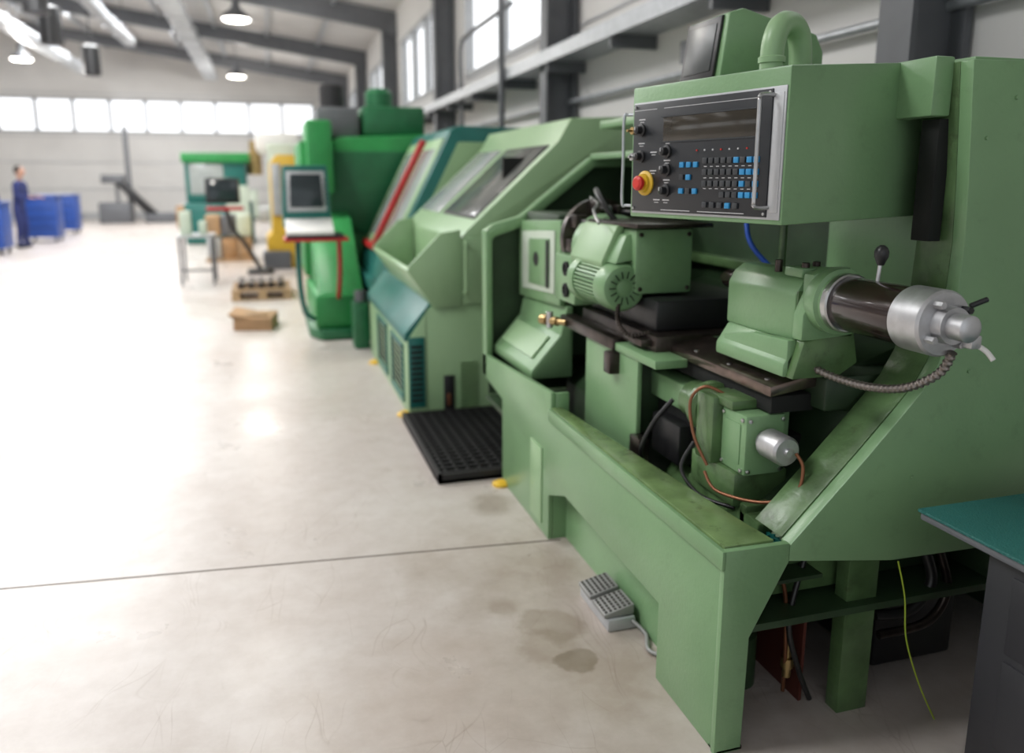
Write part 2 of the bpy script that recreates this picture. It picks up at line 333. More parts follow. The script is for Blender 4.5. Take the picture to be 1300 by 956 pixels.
# bed casting
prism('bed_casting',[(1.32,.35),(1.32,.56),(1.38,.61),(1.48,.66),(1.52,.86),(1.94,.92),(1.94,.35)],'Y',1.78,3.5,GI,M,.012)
prism('bed_foot',[(1.27,.36),(1.27,.48),(1.32,.54),(1.55,.56),(1.55,.36)],'Y',1.74,2.4,GD,M,.01)
prism('bed_slope',[(1.80,.48),(1.80,.55),(2.05,.59),(2.2,.56),(2.2,.48)],'X',1.26,1.32,GD,M,.01)
box('bed_rib',1.26,1.50,1.86,1.90,.48,.58,GD,M,.01)
box('way_cover',1.27,1.43,1.92,2.62,.745,.835,G,M,.008)
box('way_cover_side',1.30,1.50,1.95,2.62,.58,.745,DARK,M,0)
hexa('guide_way',[(1.30,1.84,.905),(1.45,1.84,.925),(1.45,2.50,.925),(1.30,2.50,.905),(1.30,1.84,.935),(1.45,1.84,.965),(1.45,2.50,.965),(1.30,2.50,.935)],mat('worn_way',(.18,.14,.12),.25,.9,var=.35,scale=16),M,.004)
box('guide_way_low',1.32,1.46,1.86,2.5,.85,.9,DARK,M,.003)
box('upright_bed',1.45,1.93,1.80,3.3,.86,.96,GI,M,.01)
for i in range(6):
    lathe('way_screw_%d'%i,(1.33+.02*(i%2),1.9+.1*i,.940),(1.33+.02*(i%2),1.9+.1*i,.96),[(0,.008),(.003,.008),(.004,.004)],STEEL,M,10)
gr=[(1.20+.022*i,1.208+.022*i,1.67,1.93,.515,.525) for i in range(8)]+[(1.20,1.37,1.67+.022*i,1.676+.022*i,.513,.523) for i in range(12)]
multibox('chip_grate',gr,TEAL,M)
box('chip_tray',1.20,1.38,1.665,1.94,.44,.45,GI,M,0)
# apron
box('apron_plate',1.19,1.21,2.45,2.93,.52,.90,G,M,.006)
box('apron_block',1.21,1.40,2.5,2.9,.60,.88,GI,M,.01)
box('apron_clamp',1.17,1.21,2.38,2.46,.50,.62,DSTEEL,M,.006)
tube('apron_cable',[(1.2,2.40,.52),(1.17,2.36,.6),(1.2,2.33,.7),(1.25,2.3,.78)],.008,HOSEB,M)
box('carriage',1.24,1.62,2.42,3.1,.88,.97,DSTEEL,M,.008)
box('slide_plate',1.18,1.30,2.3,2.95,.885,.915,G,M,.005)
box('slide_bar',1.17,1.24,2.62,3.18,.885,.93,DSTEEL,M,.006)
box('slide_block',1.20,1.26,2.45,2.6,.93,.955,DSTEEL,M,.004)
box('tool_block',1.15,1.22,2.60,2.66,.80,.88,DSTEEL,M,.006)
lathe('coolant_nozzle',(1.17,3.1,.905),(1.10,3.32,.895),[(0,.013),(.06,.013),(.06,.02),(.1,.02),(.1,.015),(.13,.015),(.13,.024),(.17,.024),(.18,.016)],BRASS,M,16)
cyl('nozzle_joint',(1.13,3.2,.87),(1.13,3.2,.94),.014,STEEL,M)
box('carriage_upper',1.28,1.7,2.5,3.1,.97,1.08,BLACK,M,.01)  # coloured black to put the recess shade into the part
# turret + motor
box('turret_body',1.24,1.47,2.60,2.95,1.09,1.325,G,M,.012)
box('turret_top_plate',1.22,1.52,2.55,3.0,1.33,1.345,DSTEEL,M,.003)
for i,(x,z) in enumerate([(1.26,1.11),(1.45,1.11),(1.26,1.305),(1.45,1.305)]):
    lathe('turret_screw_%d'%i,(x,2.60,z),(x,2.59,z),[(0,.008),(.006,.008),(.008,.005)],DSTEEL,M,10)
lathe('turret_drum',(1.33,2.95,1.22),(1.33,3.25,1.22),[(0,.12),(.02,.14),(.16,.14),(.18,.11),(.24,.11)],G,M,48)
lathe('turret_disc',(1.36,3.2,1.25),(1.36,3.4,1.25),[(0,.12),(.01,.17),(.05,.17),(.06,.15),(.1,.15)],DSTEEL,M,48)
for i in range(8):
    a=i*math.pi/4+.2;x=1.36+.135*math.cos(a);z=1.25+.135*math.sin(a)
    box('tool_holder_%d'%i,x-.028,x+.028,3.14,3.26,z-.028,z+.028,DSTEEL,M,.006)
    cyl('tool_shank_%d'%i,(x,3.05,z),(x,3.16,z),.012,BLACK if i%2 else STEEL,M,12)
for i in range(8):
    a=i*math.pi/4;lathe('disc_bolt_%d'%i,(1.33+.1*math.cos(a),2.95,1.22+.1*math.sin(a)),(1.33+.1*math.cos(a),2.93,1.22+.1*math.sin(a)),[(0,.009),(.008,.009),(.01,.006)],DSTEEL,M,8)
mx,mz=1.205,1.115
star=[]
for i in range(36):
    for k,(da,r) in enumerate([(-.32,.070),(-.25,.086),(.25,.086),(.32,.070)]):
        a=(i+da)*2*math.pi/36;star.append((mx+r*math.cos(a),mz+r*math.sin(a)))
prism('motor_fins',star,'Y',2.68,2.90,G,M,0,20)
lathe('motor_flange',(mx,2.90,mz),(mx,3.05,mz),[(0,.09),(.02,.095),(.05,.095),(.06,.07),(.14,.06)],G,M)
lathe('motor_fan_cowl',(mx,2.70,mz),(mx,2.58,mz),[(0,.084),(.005,.088),(.07,.088),(.088,.078),(.094,.06),(.090,.03),(.094,.028),(.096,.02)],G,M,44)
bm=bmesh.new()
for i in range(14):
    a=i*2*math.pi/14
    mtx=Matrix.Translation((mx,2.6065,mz))@Matrix.Rotation(a,4,'Y')@Matrix.Translation((.048,0,0))
    bmesh.ops.create_cube(bm,size=1,matrix=mtx@Matrix.Diagonal((.026,.008,.004,1)))
add(bm,'motor_cowl_slots',GI,M)
hexa('motor_terminal_box',[(1.17,2.62,1.20),(1.30,2.62,1.22),(1.30,2.88,1.22),(1.17,2.88,1.20),(1.22,2.64,1.30),(1.30,2.64,1.33),(1.30,2.88,1.33),(1.22,2.88,1.30)],G,M,.008)
prism('drum_cover',[(1.16,1.17),(1.15,1.20),(1.21,1.33),(1.24,1.34),(1.24,1.32),(1.18,1.19)],'Y',2.70,3.02,G2,M,.004)
box('motor_side_box',1.17,1.34,3.02,3.26,.99,1.19,G,M,.012)
for i,z in enumerate((1.045,1.135)):
    lathe('port_%d'%i,(1.17,3.1,z),(1.15,3.1,z),[(0,.03),(.012,.03),(.014,.02),(.006,.015)],DARK,M,20)
tube('motor_cable',[(1.19,2.62,1.07),(1.17,2.58,1.0),(1.19,2.52,.96),(1.26,2.50,.97)],.009,DSTEEL,M,rib=True)
tube('black_cable_1',[(1.3,2.9,1.33),(1.25,2.95,1.42),(1.3,3.1,1.45),(1.45,3.2,1.3)],.012,HOSEB,M)
tube('steel_pipe_1',[(1.16,2.75,1.34),(1.2,2.9,1.38),(1.3,3.1,1.40),(1.35,3.3,1.42)],.006,STEEL,M)
lathe('chuck',(1.55,3.50,1.18),(1.55,3.25,1.18),[(0,.16),(.01,.17),(.17,.17),(.2,.15),(.2,.05),(.18,.045)],DSTEEL,M,48)
for i in range(3):
    a=i*2*math.pi/3+.5;c=(1.55+.09*math.cos(a),1.18+.09*math.sin(a))
    box('chuck_jaw_%d'%i,c[0]-.03,c[0]+.03,3.24,3.32,c[1]-.02,c[1]+.02,STEEL,M,.004)
box('headstock',1.27,1.94,3.5,4.0,.66,1.34,GI,M,.02)
prism('headstock_front_cover',[(3.38,.93),(4.0,.90),(4.0,1.29),(3.38,1.32)],'X',1.24,1.27,G,M,.008)
prism('headstock_cover_inset',[(3.44,.98),(3.93,.95),(3.93,1.24),(3.44,1.27)],'X',1.233,1.24,PALE,M,.003)
prism('headstock_cover_door',[(3.50,1.0),(3.80,.99),(3.80,1.21),(3.50,1.23)],'X',1.226,1.233,G,M,.003)
lathe('cover_lock',(1.233,3.68,1.12),(1.215,3.68,1.12),[(0,.035),(.01,.035),(.013,.02)],BLACK,M,20)
box('cover_edge_dark',1.222,1.227,3.5,3.53,1.0,1.22,BLACK,M,0)
prism('splash_shelf',[(1.10,.64),(1.24,.80),(1.27,.93),(1.30,.93),(1.30,.60),(1.10,.60)],'Y',3.36,3.99,G,M,.006)
prism('splash_shelf_pale',[(1.13,.68),(1.215,.778),(1.21,.783),(1.125,.685)],'Y',3.44,3.93,G2,M,0)
prism('headstock_end_plate',[(1.05,.47),(1.05,1.24),(1.09,1.27),(1.24,1.31),(1.63,1.61),(2.45,1.63),(2.45,1.58),(1.645,1.56),(1.255,1.26),(1.10,1.21),(1.085,1.19),(1.085,.5)],'Y',3.97,4.05,G,M,.005)
prism('headstock_end_close',[(1.08,.36),(1.08,1.22),(1.25,1.28),(1.64,1.58),(2.44,1.6),(2.44,.36)],'Y',4.035,4.048,GI,M,0)
box('rear_rail',1.9,1.95,2.5,3.9,1.12,1.16,GD,M,.004)
tube('blue_hose',[(1.62,2.5,1.45),(1.60,2.45,1.3),(1.66,2.4,1.2),(1.72,2.3,1.12)],.009,BLUEH,M)
cyl('vertical_rod',(1.60,2.25,.96),(1.60,2.25,1.45),.012,GD,M)
prism('rear_way_guard',[(1.62,.96),(1.93,1.06),(1.93,.95),(1.62,.92)],'Y',1.9,3.3,GI,M,.004)
# tailstock
ax_,az_=1.44,1.18
prism('tailstock_body',[(1.36,1.06),(1.36,1.19),(1.38,1.225),(1.41,1.245),(1.47,1.245),(1.495,1.225),(1.51,1.19),(1.51,1.06)],'Y',1.84,2.18,G,M,.008)
prism('tailstock_base',[(1.32,.965),(1.32,1.00),(1.36,1.062),(1.50,1.062),(1.52,1.00),(1.52,.965)],'Y',1.82,2.17,G,M,.008)
prism('tailstock_wedge',[(1.82,.965),(2.17,.965),(2.14,1.03),(2.0,1.06),(1.82,1.07)],'X',1.33,1.36,G,M,.006)
box('tailstock_top_cap',1.375,1.47,1.84,1.92,1.235,1.262,G,M,.006)
box('tailstock_key',1.365,1.50,1.835,1.845,1.08,1.20,GD,M,.003)
for i,(y,x) in enumerate([(1.86,1.40),(1.88,1.45),(1.96,1.385)]):
    cyl('cap_bolt_%d'%i,(x,y,1.24),(x,y,1.275),.011,DSTEEL,M,12)
prism('clamp_bracket',[(1.35,1.07),(1.35,1.14),(1.375,1.2),(1.375,1.25),(1.42,1.265),(1.50,1.265),(1.52,1.07)],'Y',1.79,1.835,G,M,.008)
prism('bracket_arm',[(1.33,.965),(1.36,1.07),(1.52,1.09),(1.54,1.0),(1.48,.965)],'Y',1.79,1.825,GD,M,.006)
lathe('quill',(ax_,2.18,az_),(ax_,2.36,az_),[(0,.045),(.04,.045),(.05,.03),(.12,.03),(.17,.006)],BROWN,M,28)
lathe('cylinder_flange',(ax_,1.80,az_),(ax_,1.66,az_),[(0,.084),(.01,.088),(.045,.088),(.05,.078),(.075,.074)],G,M,44)
lathe('hydraulic_cylinder',(ax_,1.74,az_),(ax_,1.49,az_),[(0,.069),(.005,.071),(.245,.071)],BROWN,M,48)
lathe('cylinder_ring',(ax_,1.745,az_),(ax_,1.715,az_),[(0,.074),(.004,.078),(.022,.078),(.026,.074)],STEEL,M,48)
lathe('cylinder_head',(ax_,1.505,az_),(ax_,1.40,az_),[(0,.074),(.004,.077),(.088,.077),(.095,.072),(.097,.05)],ALU,M,48)
lathe('piston_hub',(ax_,1.41,az_),(ax_,1.30,az_),[(0,.044),(.03,.042),(.03,.030),(.07,.030),(.074,.025),(.077,.010)],ALU,M,36)
for i in range(4):
    a=i*math.pi/2+.6;x=ax_+.056*math.cos(a);z=az_+.056*math.sin(a)
    cyl('head_nut_%d'%i,(x,1.42,z),(x,1.385,z),.009,ALU if i else BLACK,M,6)
box('head_lug',ax_+.03,ax_+.06,1.36,1.40,az_-.052,az_-.02,ALU,M,.006)
cyl('hub_fitting',(ax_+.03,1.375,az_+.045),(ax_+.065,1.365,az_+.06),.006,BLACK,M,10)
tube('white_sensor_wire',[(ax_+.05,1.38,az_-.04),(ax_+.07,1.36,az_-.055),(ax_+.08,1.345,az_-.075)],.006,WHITE,M)
cyl('lever_rod',(ax_+.0,1.63,az_+.07),(ax_+.005,1.63,az_+.13),.005,STEEL,M,12)
lathe('lever_knob',(ax_+.005,1.63,az_+.11),(ax_+.005,1.63,az_+.2),[(0,.008),(.01,.012),(.022,.017),(.034,.0175),(.044,.013),(.05,.005)],BLACK,M,24)
tube('corrugated_hose',[(1.40,1.82,.995),(1.42,1.72,.98),(1.43,1.60,.985),(1.44,1.50,1.01),(1.46,1.43,1.06),(1.46,1.40,1.115)],.0115,mat('hose_metal',(.25,.22,.2),.35,.9),M,rib=True)
# feed gearbox
box('gearbox_front',1.25,1.38,1.87,2.0,.665,.845,G,M,.010)
box('gearbox_back',1.22,1.40,2.0,2.10,.66,.87,GD,M,.012)
box('gearbox_base',1.24,1.42,1.90,2.15,.56,.665,GD,M,.01)
lathe('gearbox_ring',(1.29,2.10,.80),(1.29,2.24,.80),[(0,.07),(.01,.082),(.04,.082),(.045,.06),(.13,.06)],GD,M,36)
for i,(x,z) in enumerate([(1.262,.68),(1.368,.68),(1.262,.83),(1.368,.83)]):
    lathe('gear_screw_%d'%i,(x,1.87,z),(x,1.862,z),[(0,.006),(.005,.006),(.006,.003)],STEEL,M,10)
for i,(y,z) in enumerate([(1.885,.68),(1.985,.68),(1.885,.83),(1.985,.83)]):
    lathe('gear_side_screw_%d'%i,(1.25,y,z),(1.242,y,z),[(0,.006),(.005,.006),(.006,.003)],STEEL,M,10)
box('gear_side_plate',1.247,1.251,1.895,1.975,.695,.815,G,M,.001)
box('gearbox_cap',1.24,1.37,1.93,2.06,.845,.875,GD,M,.008)
lathe('encoder_motor',(1.312,1.87,.77),(1.312,1.75,.77),[(0,.03),(.02,.03),(.022,.042),(.10,.042),(.108,.036),(.109,.012),(.118,.010)],ALU,M,36)
tube('copper_hose_1',[(1.33,1.75,.77),(1.345,1.735,.73),(1.33,1.74,.66),(1.27,1.80,.615),(1.20,1.92,.61),(1.19,1.98,.65)],.005,COPPER,M)
tube('copper_hose_2',[(1.27,2.02,.87),(1.22,2.05,.89),(1.19,2.08,.84),(1.19,2.05,.74),(1.21,2.0,.66)],.005,COPPER,M)
tube('drip_hose',[(1.22,2.1,.7),(1.18,2.1,.62),(1.2,2.02,.56),(1.26,1.92,.55)],.006,HOSEB,M)
box('far_gear_block',1.25,1.40,2.25,2.45,.56,.70,BLACK,M,.01)

# control cabinet (swivelled)
def P(s,z,o=0):return (1.06+.2393*s-.9709*o,2.27-.9709*s-.2393*o,z)
LP=.587;ZT=1.765;ZB=1.388
def pb(name,s0,s1,z0,z1,o0,o1,m,bevel=.001):
    return hexa(name,[P(s0,z0,o0),P(s1,z0,o0),P(s1,z0,o1),P(s0,z0,o1),P(s0,z1,o0),P(s1,z1,o0),P(s1,z1,o1),P(s0,z1,o1)],m,M,bevel)
def pc(name,s,z,o0,o1,r,m,seg=20):
    return cyl(name,P(s,z,o0),P(s,z,o1),r,m,M,seg)
hexa('control_cabinet',[P(0,ZB,0),P(LP,ZB,0),P(LP,ZB+.012,-.56),P(0,ZB+.012,-.56),P(0,ZT,0),P(LP,ZT,0),P(LP,ZT+.045,-.56),P(0,ZT+.045,-.56)],G,M,.005)
pb('panel_frame',.012,LP-.006,ZB+.012,ZT-.045,0,.004,GREYL,.001)
pb('control_panel_plate',.016,LP-.045,ZB+.018,ZT-.050,.002,.008,PANEL,.001)
pb('display_window',.15,.50,1.605,1.672,.007,.010,GLASSD,.001)
pb('display_bezel_top',.14,.51,1.672,1.675,.007,.011,GREYK,0)
pb('display_bezel_bottom',.14,.51,1.602,1.605,.007,.011,GREYK,0)
def z_(f):return ZT-f*(ZT-ZB)
for n,(s,f) in enumerate([(.055,.33),(.055,.53),(.17,.50),(.17,.635),(.17,.79)]):
    lathe('knob_%d'%n,P(s,z_(f),.008),P(s,z_(f),.05),[(0,.018),(.006,.018),(.008,.012),(.024,.011),(.026,.008)],BLACK,M,20)
    pb('knob_mark_%d'%n,s-.001,s+.001,z_(f),z_(f)+.010,.033,.036,LEGEND,0)
lathe('key_switch',P(.022,z_(.33),.008),P(.022,z_(.33),.05),[(0,.011),(.012,.011),(.013,.004),(.03,.004)],BRASS,M,16)
lathe('key_switch_b',P(.022,z_(.53),.008),P(.022,z_(.53),.05),[(0,.011),(.012,.011),(.013,.004),(.022,.004)],STEEL,M,16)
lathe('estop_collar',P(.078,z_(.735),.008),P(.078,z_(.735),.05),[(0,.036),(.004,.036),(.008,.028),(.016,.026)],YEL,M,32)
lathe('estop_button',P(.078,z_(.735),.018),P(.078,z_(.735),.08),[(0,.014),(.012,.014),(.013,.021),(.022,.021),(.028,.014)],REDB,M,32)
def key(s,f,m,nm):pb(nm,s-.0085,s+.0085,z_(f)-.0075,z_(f)+.0075,.007,.014,m,.0015)
k=0
for r,f in enumerate([.60,.69,.79]):
    for c,s in enumerate([.235,.262,.289]):
        if (r,c) in [(1,2)]:continue
        key(s,f,BLUEK if (r,c) in [(0,0),(0,2),(1,1),(2,0),(2,2),(0,1)] else GREYK,'key_%d'%k);k+=1
for r,f in enumerate([.575,.655,.735,.81]):
    for c in range(9):
        s=.325+.0225*c
        if r==3 and c<3:continue
        blue=(c>=6 and not(r==0 and c==6)) or (c==5 and r in(0,))
        key(s,f,BLUEK if blue and not(r==2 and c==7) else GREYK,'key_%d'%k);k+=1
for c in range(5):
    key(.33+.028*c,.885,[REDB,GREYK,GREYK,BLUEK,GREYK][c] if c else GREYK,'key_%d'%k);k+=1
for c in range(7):
    pc('led_%d'%c,.29+.03*c,z_(.50),.007,.011,.0025,LEGEND if c%3 else REDB,8)
bm=bmesh.new()
def tick(s0,s1,f,h=.0016):
    z=z_(f);v=[bm.verts.new(P(s0,z-h,.0086)),bm.verts.new(P(s1,z-h,.0086)),bm.verts.new(P(s1,z+h,.0086)),bm.verts.new(P(s0,z+h,.0086))];bm.faces.new(v)
for s,f in [(.055,.25),(.055,.43),(.17,.42),(.17,.565),(.17,.71),(.17,.86),(.11,.5),(.11,.64),(.13,.86)]:
    tick(s-.014,s+.014,f);tick(s-.009,s+.009,f+.02,.001)
for c in range(9):
    for f in (.615,.695,.77):tick(.319+.0225*c,.330+.0225*c,f,.0009)
tick(.15,.27,.935,.0009);tick(.3,.47,.935,.0009);tick(.15,.5,.18,.0007);tick(.02,.12,.18,.0007)
add(bm,'panel_legends',LEGEND,M)
pb('flange_strip',LP-.04,LP-.012,ZB+.03,ZT-.06,.003,.006,GREYL,.001)
def handle(name,s,z0,z1,o,r=.006,m=STEEL,par=M,ds=0):
    tube(name,[P(s,z0,.0),P(s,z0,o*.7),P(s+ds,z0+.006,o),P(s+ds,z0+.03,o),P(s+ds,z1-.03,o),P(s+ds,z1-.006,o),P(s,z1,o*.7),P(s,z1,0)],r,m,par,res=6)
handle('grab_handle_right',.545,1.43,1.70,.055,r=.005)
tube('grab_handle_left',[P(0,1.69,-.02),P(-.03,1.69,-.01),P(-.04,1.68,0),P(-.04,1.55,0),P(-.04,1.43,0),P(-.03,1.42,-.01),P(0,1.42,-.02)],.005,GALV,M)
for i,(s,z) in enumerate([(.024,ZB+.026),(.024,ZT-.058),(LP-.052,ZB+.026),(LP-.052,ZT-.058)]):
    pc('panel_screw_%d'%i,s,z,.007,.011,.004,STEEL,10)
prism('monitor_housing',[(1.36,1.78),(1.39,2.005),(1.44,2.02),(1.71,1.955),(1.74,1.90),(1.74,1.78)],'Y',2.30,2.56,G,M,.008)
hexa('monitor_screen',[(1.352,2.325,1.815),(1.362,2.325,1.815),(1.362,2.535,1.815),(1.352,2.535,1.815),(1.379,2.325,2.0),(1.389,2.325,2.0),(1.389,2.535,2.0),(1.379,2.535,2.0)],BLACK,M,.002)
hexa('monitor_glass',[(1.352,2.345,1.835),(1.358,2.345,1.835),(1.358,2.515,1.835),(1.352,2.515,1.835),(1.374,2.345,1.98),(1.380,2.345,1.98),(1.380,2.515,1.98),(1.374,2.515,1.98)],mat('matte_screen',(.03,.035,.035),.35),M,.001)
tube('vent_elbow',[(1.40,2.08,1.77),(1.40,2.08,1.84),(1.405,2.08,1.89),(1.43,2.09,1.93),(1.47,2.105,1.94),(1.51,2.12,1.92),(1.53,2.13,1.87),(1.54,2.14,1.78)],.034,G2,M)
lathe('elbow_collar',(1.40,2.08,1.825),(1.40,2.08,1.87),[(0,.038),(.015,.038),(.018,.035)],G2,M)
# foot pedal
FP=empty('foot_pedal',(1.08,2.35,0))
hexa('pedal_base',[(1.01,2.24,0),(1.12,2.24,0),(1.12,2.5,0),(1.01,2.5,0),(1.01,2.24,.045),(1.11,2.24,.045),(1.11,2.5,.045),(1.01,2.5,.045)],GREYL,FP,.006)
STUD=mat('stud_grey',(.09,.085,.08),.5)
PEDM=mat('pedal_grey',(.26,.26,.25),.5,.2)
for k,y in enumerate((2.25,2.38)):
    hexa('treadle_%d'%k,[(1.0,y,.045),(1.11,y,.05),(1.11,y+.11,.05),(1.0,y+.11,.045),(1.0,y,.06),(1.11,y,.085),(1.11,y+.11,.085),(1.0,y+.11,.06)],PEDM,FP,.004)
    bm=bmesh.new()
    for i in range(6):
        for j in range(6):
            bmesh.ops.create_cube(bm,size=.008,matrix=Matrix.Translation((1.01+.017*i,y+.012+.017*j,.062+.0039*i)))
    add(bm,'treadle_studs_%d'%k,STUD,FP)
tube('pedal_cord',[(1.10,2.24,.03),(1.12,2.18,.012),(1.09,2.1,.010),(1.115,2.05,.012),(1.12,2.0,.03)],.007,PEDM,FP)

# ============================================================ WORKBENCH right foreground
WB=empty('workbench',(1.9,.9,0))
box('bench_top',1.46,2.35,.55,1.44,.695,.715,GREYST,WB,.004)
box('bench_mat',1.455,2.35,.545,1.445,.713,.722,TEALTOP,WB,.003)
box('bench_cabinet',1.49,2.3,.6,1.27,.02,.695,DGREY,WB,.006)
box('bench_drawer_1',1.485,1.49,.64,1.2,.48,.66,DGREY,WB,.002)
box('bench_drawer_2',1.485,1.49,.64,1.2,.25,.46,DGREY,WB,.002)
multibox('bench_feet',[(1.5,1.56,.62,.68,0,.02),(1.5,1.56,1.18,1.24,0,.02),(2.2,2.26,.62,.68,0,.02),(2.2,2.26,1.18,1.24,0,.02)],BLACK,WB)

# ============================================================ rubber mat
RM=empty('rubber_floor_mat',(1.0,4.3,0))
bx=[(.73,1.32,3.71,4.86,0,.02),(.73,.75,3.71,4.86,0,.05),(.73,1.32,3.71,3.73,0,.05)]
for i in range(19):bx.append((.75,1.32,3.74+.06*i,3.755+.06*i,.02,.052))
for i in range(10):bx.append((.77+.06*i,.785+.06*i,3.73,4.86,.02,.046))
multibox('mat_grid',bx,RUBBER,RM)

# ============================================================ SECOND LATHE (light green)
M2=empty('cnc_lathe',(1.5,5.9,0));y0,y1=4.9,6.9
prism('lower_body',[(.78,0),(.78,.50),(.93,.71),(1.2,.73),(2.35,.73),(2.35,0)],'Y',y0,y1,G2,M2,.012)
prism('hood',[(1.13,.72),(1.13,1.13),(1.17,1.18),(1.78,1.74),(1.86,1.88),(2.35,1.90),(2.35,1.66),(1.97,1.63),(1.5,1.24),(1.45,.72)],'Y',y0,y1,G2,M2,.012)
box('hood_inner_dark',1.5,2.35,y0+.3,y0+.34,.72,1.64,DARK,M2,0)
def slant(name,x0,z0,x1,z1,ya,yb,off,th,m,par,a=0,b=1):
    dx,dz=x1-x0,z1-z0;L=math.hypot(dx,dz);nx,nz=-dz/L,dx/L
    p=(x0+dx*a+nx*off,z0+dz*a+nz*off);q=(x0+dx*b+nx*off,z0+dz*b+nz*off)
    return prism(name,[p,q,(q[0]+nx*th,q[1]+nz*th),(p[0]+nx*th,p[1]+nz*th)],'Y',ya,yb,m,par,.003)
slant('window_gasket',1.17,1.18,1.78,1.74,4.98,5.95,0,.008,RUBBER,M2,.12,.95)
slant('guard_glass',1.17,1.18,1.78,1.74,5.01,5.92,.006,.005,WINDOWG,M2,.15,.92)
slant('rear_window',1.17,1.18,1.78,1.74,6.1,6.8,.0,.01,WHITEG,M2,.12,.95)
endp=[(.95,.71),(.79,.94),(.80,.97),(1.0,1.17),(1.13,1.19),(1.13,.71)]
prism('chute_trough',[(.95,.70),(.79,.94),(.81,.96),(.97,.76),(1.13,.78),(1.13,.70)],'Y',y0,6.6,G2,M2,.004)
prism('chute_end_near',endp,'Y',y0-.02,y0+.01,G2,M2,.004)
prism('chute_end_far',endp,'Y',6.58,6.61,G2,M2,.004)
tube('door_handle',[(1.155,y0,1.10),(1.155,y0-.05,1.10),(1.155,y0-.05,.95),(1.155,y0-.05,.80),(1.155,y0,.80)],.012,G2,M2)
box('door_face',1.13,1.46,y0-.012,y0,.72,1.14,G2,M2,.004)
box('teal_corner_panel',.785,.89,y0-.008,y0,.06,.52,TEAL,M2,.003)
multibox('corner_vents',[(.80,.875,y0-.012,y0-.006,.10+.035*i,.118+.035*i) for i in range(11)],DARK,M2)
multibox('vent_grille',[(1.12,1.24,y0-.006,y0+.004,.04+.024*i,.050+.024*i) for i in range(13)],GD,M2)
box('level_window_frame',1.01,1.08,y0-.008,y0,.03,.26,BLACK,M2,.003)
box('level_gauge',1.03,1.055,y0-.012,y0-.006,.06,.14,COPPER,M2,.002)
box('panel_seam',.90,.903,y0-.002,y0,.05,.70,GD,M2,0)
prism('teal_sill',[(.765,.49),(.765,.54),(.93,.735),(.95,.71),(.79,.50)],'Y',y0+.01,y1,TEAL,M2,.004)
for i in range(2):
    yy=5.05+.75*i
    multibox('side_vent_frame_%d'%i,[(.768,.782,yy,yy+.03,.08,.44),(.768,.782,yy+.5,yy+.53,.08,.44),(.768,.782,yy,yy+.53,.42,.45),(.768,.782,yy,yy+.53,.06,.09)],TEAL,M2)
    multibox('side_vents_%d'%i,[(.772,.78,yy+.05,yy+.48,.12+.04*j,.135+.04*j) for j in range(8)],DARK,M2)
for i,y in enumerate((4.95,6.5)):
    lathe('yellow_foot_%d'%i,(.76,y,0),(.76,y,.1),[(0,.05),(.012,.05),(.03,.02)],YEL,M2,16)

# ============================================================ TEAL machining centre
M3=empty('machining_center',(1.5,8,0));a0,a1=7.05,9.0
prism('enclosure',[(.92,0),(.92,.50),(.90,.56),(.98,.80),(1.56,1.93),(1.62,1.96),(2.3,1.95),(2.3,0)],'Y',a0,a1,TEAL,M3,.015)
prism('side_panel',[(1.28,1.15),(1.62,1.82),(2.2,1.82),(2.2,1.15)],'Y',a0-.01,a0,G2,M3,.003)
prism('side_panel_lower',[(1.0,.1),(1.0,.75),(1.22,1.1),(2.2,1.1),(2.2,.1)],'Y',a0-.01,a0,G2,M3,.003)
slant('sliding_door',.98,.80,1.56,1.93,7.12,8.9,0,.015,G2,M3,.03,.93)
slant('door_window_near',.98,.80,1.56,1.93,7.25,7.85,.014,.006,WHITEG,M3,.12,.85)
slant('door_window_far',.98,.80,1.56,1.93,8.15,8.75,.014,.006,WHITEG,M3,.12,.85)
slant('red_door_edge',.98,.80,1.56,1.93,7.93,8.05,.014,.05,RED,M3,.02,.93)
slant('red_door_edge_b',.98,.80,1.56,1.93,7.90,8.9,.014,.03,RED,M3,.0,.05)
box('front_sill',.86,.93,a0,a1,.47,.58,TEAL,M3,.01)
box('base_block',.84,.92,a0+.1,a1,.0,.12,BGD,M3,.01)
box('valve_block',.66,.80,7.1,7.35,0,.42,BGD,M3,.02)
cyl('valve_top',(.73,7.2,.4),(.73,7.2,.52),.05,GREYST,M3)

# ============================================================ BRIGHT GREEN machine
M4=empty('milling_machine',(1.2,9.8,0))
prism('base',[(.40,7.57),(.80,7.57),(.84,7.75),(.84,9.2),(.30,9.2),(.30,7.8)],'Z',0,.10,BGD,M4,.02)
prism('base_upper',[(.36,7.66),(.82,7.66),(.82,9.2),(.34,9.2)],'Z',.1,.42,BG,M4,.03)
prism('sloping_cover',[(7.7,.42),(9.2,.42),(9.2,1.15),(8.7,1.1)],'X',.40,.82,BG,M4,.02)
prism('column',[(.45,0),(.45,1.0),(.62,1.2),(.62,1.86),(.75,1.95),(1.95,2.0),(1.95,0)],'Y',9.15,11.0,BG,M4,.03)
box('column_face_panel',.66,1.5,9.12,9.15,.9,1.8,BGD,M4,.01)
box('spindle_head',.40,.66,8.7,9.6,1.35,2.1,BG,M4,.03)
box('head_cap',.55,1.0,9.3,10.2,1.95,2.28,GREYST,M4,.02)
box('drive_cover',1.05,1.75,9.3,10.4,1.98,2.3,BGD,M4,.03)
cyl('drive_motor',(.75,9.7,2.25),(.75,9.7,2.55),.14,BLACK,M4)
lathe('drive_motor_b',(1.3,9.8,2.28),(1.3,9.8,2.6),[(0,.16),(.2,.16),(.25,.12)],BGD,M4)
box('side_guard',.33,.45,9.0,10.6,.45,1.9,BG,M4,.03)
CS=empty('control_console',(.3,7.3,0))
